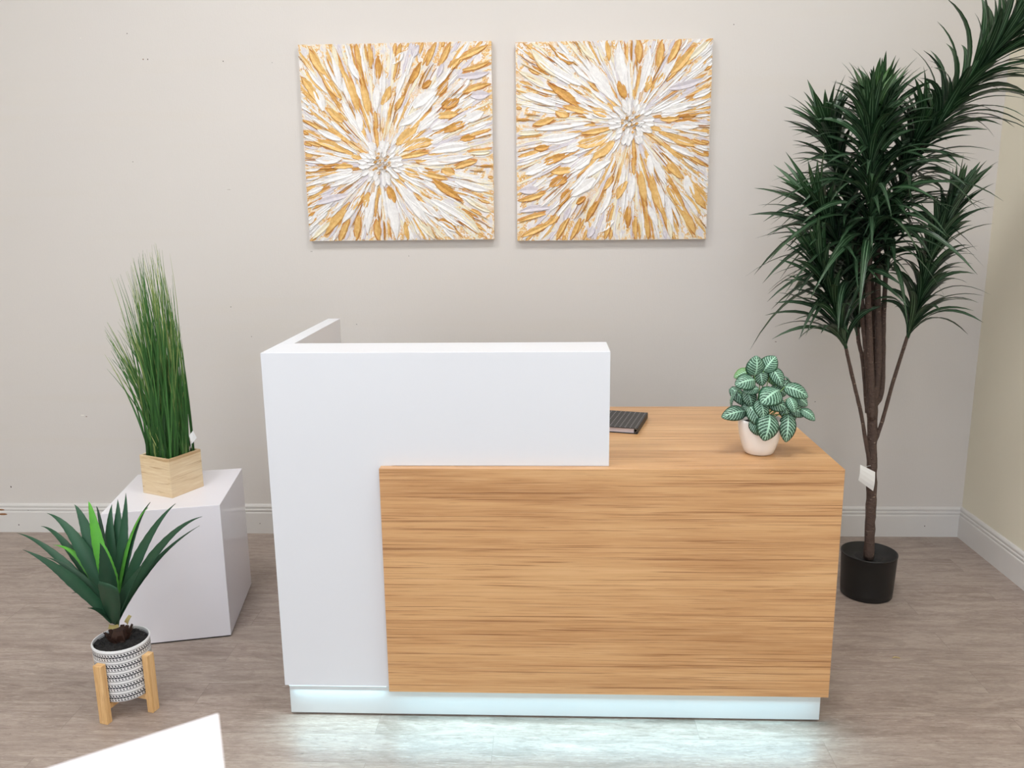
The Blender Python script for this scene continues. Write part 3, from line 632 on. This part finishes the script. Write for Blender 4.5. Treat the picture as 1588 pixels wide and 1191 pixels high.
# ------------------------------------------------------------------ dracaena
dc = Vector((1.995, .84)); dr = thing('dracaena_tree', 'tall artificial dracaena in a black pot standing in the right corner', 'potted tree', (dc.x, dc.y, 0))
b = MB(); b.lathe([(.088, 0), (.0925, .003), (.0945, .03), (.1, .165), (.1015, .166), (.1015, .171), (.0985, .171), (.0965, .15)], 64)
o = b.build('pot', M['blackpot'], None, smooth=True); o.parent = dr; o['label'] = 'black plastic pot'
b = MB(); b.lathe([(.0964, .14), (.0966, .147), (.05, .150), (.0005, .151)], 48); o = b.build('soil', M['soil'], None); o.parent = dr
YD = .81
def path(pts, n=4):
    V = [at(x, y, Y) for x, y, Y in pts]; out = []
    for i in range(len(V)-1):
        p0, p1_, p2_, p3 = V[max(i-1, 0)], V[i], V[i+1], V[min(i+2, len(V)-1)]
        for k in range(n):
            t_ = k/n; out.append(.5*((2*p1_)+(p2_-p0)*t_+(2*p0-5*p1_+4*p2_-p3)*t_*t_+(3*p1_-p0-3*p2_+p3)*t_**3))
    out.append(V[-1]); return out
def lin(a, b_, n): return [a+(b_-a)*i/(n-1) for i in range(n)]
b = MB()
def stem(pts, ra, rb, n=12): p = path(pts, 7); b.tube(p, lin(ra, rb, len(p)), n, knob=.09)
stem([(1347, 866, YD), (1350, 800, YD), (1352, 740, YD), (1352, 690, YD), (1353, 640, YD), (1352, 600, YD)], .0185, .0175, 14)
stem([(1352, 690, YD), (1349, 640, YD), (1345, 560, YD-.01), (1337, 480, YD-.02), (1333, 420, YD-.02), (1325, 340, YD)], .012, .008)
stem([(1352, 650, YD-.012), (1350, 560, YD-.03), (1346, 460, YD-.04), (1349, 390, YD-.05), (1352, 300, YD-.08)], .0125, .008)
stem([(1354, 650, YD), (1362, 560, YD), (1361, 440, YD), (1362, 330, YD), (1365, 235, YD)], .013, .007)
stem([(1356, 630, YD), (1367, 608, YD+.01), (1369, 560, YD+.02), (1371, 470, YD+.03), (1378, 380, YD+.03), (1392, 300, YD+.03), (1412, 250, YD), (1437, 222, YD-.03)], .010, .006)
stem([(1357, 640, YD+.02), (1356, 560, YD+.04), (1352, 440, YD+.05), (1330, 340, YD+.05), (1305, 260, YD+.05)], .010, .007)
stem([(1352, 735, YD), (1346, 705, YD-.02), (1335, 640, YD-.04), (1322, 585, YD-.06), (1312, 540, YD-.08)], .0075, .006, 9)
stem([(1355, 688, YD), (1366, 660, YD-.01), (1385, 592, YD-.03), (1407, 522, YD-.05)], .0075, .006, 9)
stem([(1345, 640, YD+.02), (1338, 560, YD+.02), (1331, 525, YD+.02), (1328, 460, YD+.02)], .008, .006, 9)
o = b.build('trunk', M['bark'], dr, smooth=True); o['label'] = 'brown branching trunks'
dprof = lambda u_: (.4+.6*min(1, u_/.35)) if u_ < .6 else max(.02, ((1-u_)/.4)**.8)
q = random.Random(11)
def head(pts, N, L0, L1, spread0=78, spread1=14, droop=.35, w=.0235, tone0=.15, sector=None, tuft=8, bias=None):
    b = MB(); P_ = path(pts, 5); n = len(P_)
    b.tube(P_, lin(.0065, .003, n), 7, tone=.3)
    N = int(N*1.35)
    for i in range(N+tuft):
        s_ = min(1, (i+q.random())/N); f_ = s_*(n-1); j = min(n-2, int(f_)); p = P_[j].lerp(P_[j+1], f_-j); t_ = (P_[j+1]-P_[j]).normalized()
        a = Vector((0, 1, 0)); a = (a-t_*a.dot(t_)).normalized(); c_ = t_.cross(a); th = i*2.39996+q.uniform(-.3, .3)
        rad = a*math.cos(th)+c_*math.sin(th)
        sp_ = R(spread0+(spread1-spread0)*s_**1.1)*q.uniform(.8, 1.15)
        d_ = (t_*math.cos(sp_)+rad*math.sin(sp_)); dm = (t_*math.cos(sp_*.72)+rad*math.sin(sp_*.72))
        L = (L0+(L1-L0)*s_)*q.uniform(.8, 1.2)*1.2
        dr_ = droop*(1.1-s_*.75)*q.uniform(.5, 1.4)
        mid = p+dm*L*.5+Vector((0, 0, -1))*L*dr_*.10; tip = p+d_*L*.97+Vector((0, 0, -1))*L*dr_*.6
        lim = YW-.02
        if tip.y > lim: tip.y = lim-q.random()*.05
        if mid.y > lim: mid.y = lim-.05
        tip.x = min(tip.x, XR-.02)
        nrm = (t_*.9+Vector((0, 0, .5))-d_*.2+Vector((q.uniform(-.3, .3), q.uniform(-.5, .1), 0)))
        young = s_ > .9
        b.strap((p, mid, tip), nrm, w*q.uniform(.75, 1.15), dprof, .3, tone0*q.uniform(.2, 1.5)+(.3 if young else 0)+s_*.08, None, 9, twist=q.uniform(-.7, .7))
    return b.build('leaf_cluster', M['drac'], dr, smooth=True)
head([(1312, 540, YD-.08), (1297, 490, YD-.09), (1278, 430, YD-.10)], 50, .22, .19, 50, 14, .4)
head([(1330, 520, YD+.02), (1326, 480, YD+.02), (1322, 430, YD+.03)], 26, .16, .16, 55, 12, .4)
head([(1407, 524, YD-.05), (1425, 470, YD-.05), (1444, 400, YD-.04), (1466, 345, YD-.03)], 64, .23, .2, 52, 14, .5)
head([(1338, 460, YD), (1310, 400, YD-.02), (1282, 345, YD-.04)], 62, .29, .22, 74, 22, .32)
head([(1344, 440, YD+.04), (1325, 360, YD+.05), (1300, 262, YD+.05), (1290, 225, YD+.04)], 76, .27, .18, 78, 22, .32)
head([(1349, 400, YD-.05), (1350, 320, YD-.10), (1349, 240, YD-.12), (1350, 205, YD-.12)], 84, .29, .2, 84, 20, .42, tone0=.22)
head([(1362, 380, YD), (1364, 280, YD), (1365, 225, YD-.01), (1366, 190, YD-.01)], 84, .28, .18, 84, 24, .4, tone0=.2)
head([(1378, 370, YD+.04), (1392, 300, YD+.03), (1405, 255, YD), (1420, 220, YD-.02)], 62, .26, .2, 78, 30, .35)
head([(1372, 430, YD-.01), (1376, 380, YD-.03), (1380, 340, YD-.05)], 34, .18, .16, 80, 40, .9)
head([(1437, 222, YD-.04), (1478, 160, YD-.08), (1525, 102, YD-.12), (1578, 45, YD-.15), (1630, -15, YD-.17)], 105, .24, .26, 50, 24, .3, tone0=.26, w=.022)
# price card on the trunk
cc = [at(1334, 720.5, YD-.045), at(1357, 732, YD-.03), at(1354, 761.5, YD-.03), at(1331, 744.7, YD-.05)]
b = MB(); vs = []
for i in range(5):
    u_ = i/4; bow = Vector((0, -.006*math.sin(math.pi*u_), 0))
    vs += [cc[0].lerp(cc[3], u_)+bow, cc[1].lerp(cc[2], u_)+bow]
b.add(vs, [(2*i, 2*i+1, 2*i+3, 2*i+2) for i in range(4)])
b.build('hang_tag', M['tag'], dr, solid=.0008)['label'] = 'blank white card tag'
b = MB(); k_ = cc[0].lerp(cc[1], .4); b.tube([at(1350, 722, YD-.018), k_+Vector((0, 0, .004)), k_+Vector((0, 0, -.004))], .0007, 5); b.build('tag_string', M['tag'], dr)
# debris on the floor
b = MB(); a = 0
z = 0
d_ = fw+cr*((1390-794)/F_PX)-cu*((1021-595.5)/F_PX); q_ = CAM+d_*(-CAM.z/d_.z)
b.tube([q_+Vector((-.012, 0, .002)), q_+Vector((-.004, .004, .003)), q_+Vector((.006, .003, .002)), q_+Vector((.012, -.003, .002))], [.0015, .002, .0018, .001], 6)
o = b.build('wood_shaving', plain('pale_shaving', srgb(200, 180, 130), .7)); o['label'] = 'tiny pale shaving lying on the floor right of the desk'; o['category'] = 'debris'
# ------------------------------------------------------------------ lights
lm = emis('lamp_panel', (.985, .985, .975), 18)
for i, (x, y) in enumerate(((-.55, -.5), (1.25, -.5), (-.7, -3.4), (1.4, -3.4))):
    o = thing('ceiling_light', 'square ceiling light panel above the room', 'ceiling light', (x, y, ZC), 'ceiling light panels')
    b = MB(); b.box((x-.32, y-.32, ZC-.02), (x+.32, y+.32, ZC-.0005)); b.build('frame', M['ceiling'], o, bevel=.002)
    b = MB(); b.box((x-.30, y-.30, ZC-.024), (x+.30, y+.30, ZC-.0205)); b.build('diffuser', lm, o)
def area(name, loc, rot, sx, sy, power, col, spread=180):
    l = bpy.data.lights.new(name, 'AREA'); l.shape = 'RECTANGLE'; l.size = sx; l.size_y = sy; l.energy = power; l.color = col; l.spread = R(spread)
    o = bpy.data.objects.new(name, l); C.objects.link(o); o.location = loc; o.rotation_euler = rot; return o
# LED strips under the overhang of the desk: aimed down and outward
area('led_light', (.93, -.017, ZB-.0045), (R(-52), 0, 0), 1.22, .006, 1.5, (.42, .84, 1.0))
area('led_light_side', (.16, -.004, ZB-.0045), (R(-50), 0, 0), .27, .004, .26, (.5, .88, 1.0))
w = bpy.data.worlds.new('world'); bpy.context.scene.world = w; w.use_nodes = True
bg = w.node_tree.nodes['Background']; bg.inputs[0].default_value = (.86, .93, 1.0, 1); bg.inputs[1].default_value = 1.05
sc_ = bpy.context.scene
sc_.view_settings.view_transform = 'Standard'; sc_.view_settings.look = 'None'; sc_.view_settings.gamma = 1; sc_.view_settings.use_curve_mapping = False
sc_.view_settings.exposure = 0.66
sc_.cycles.max_bounces = 8
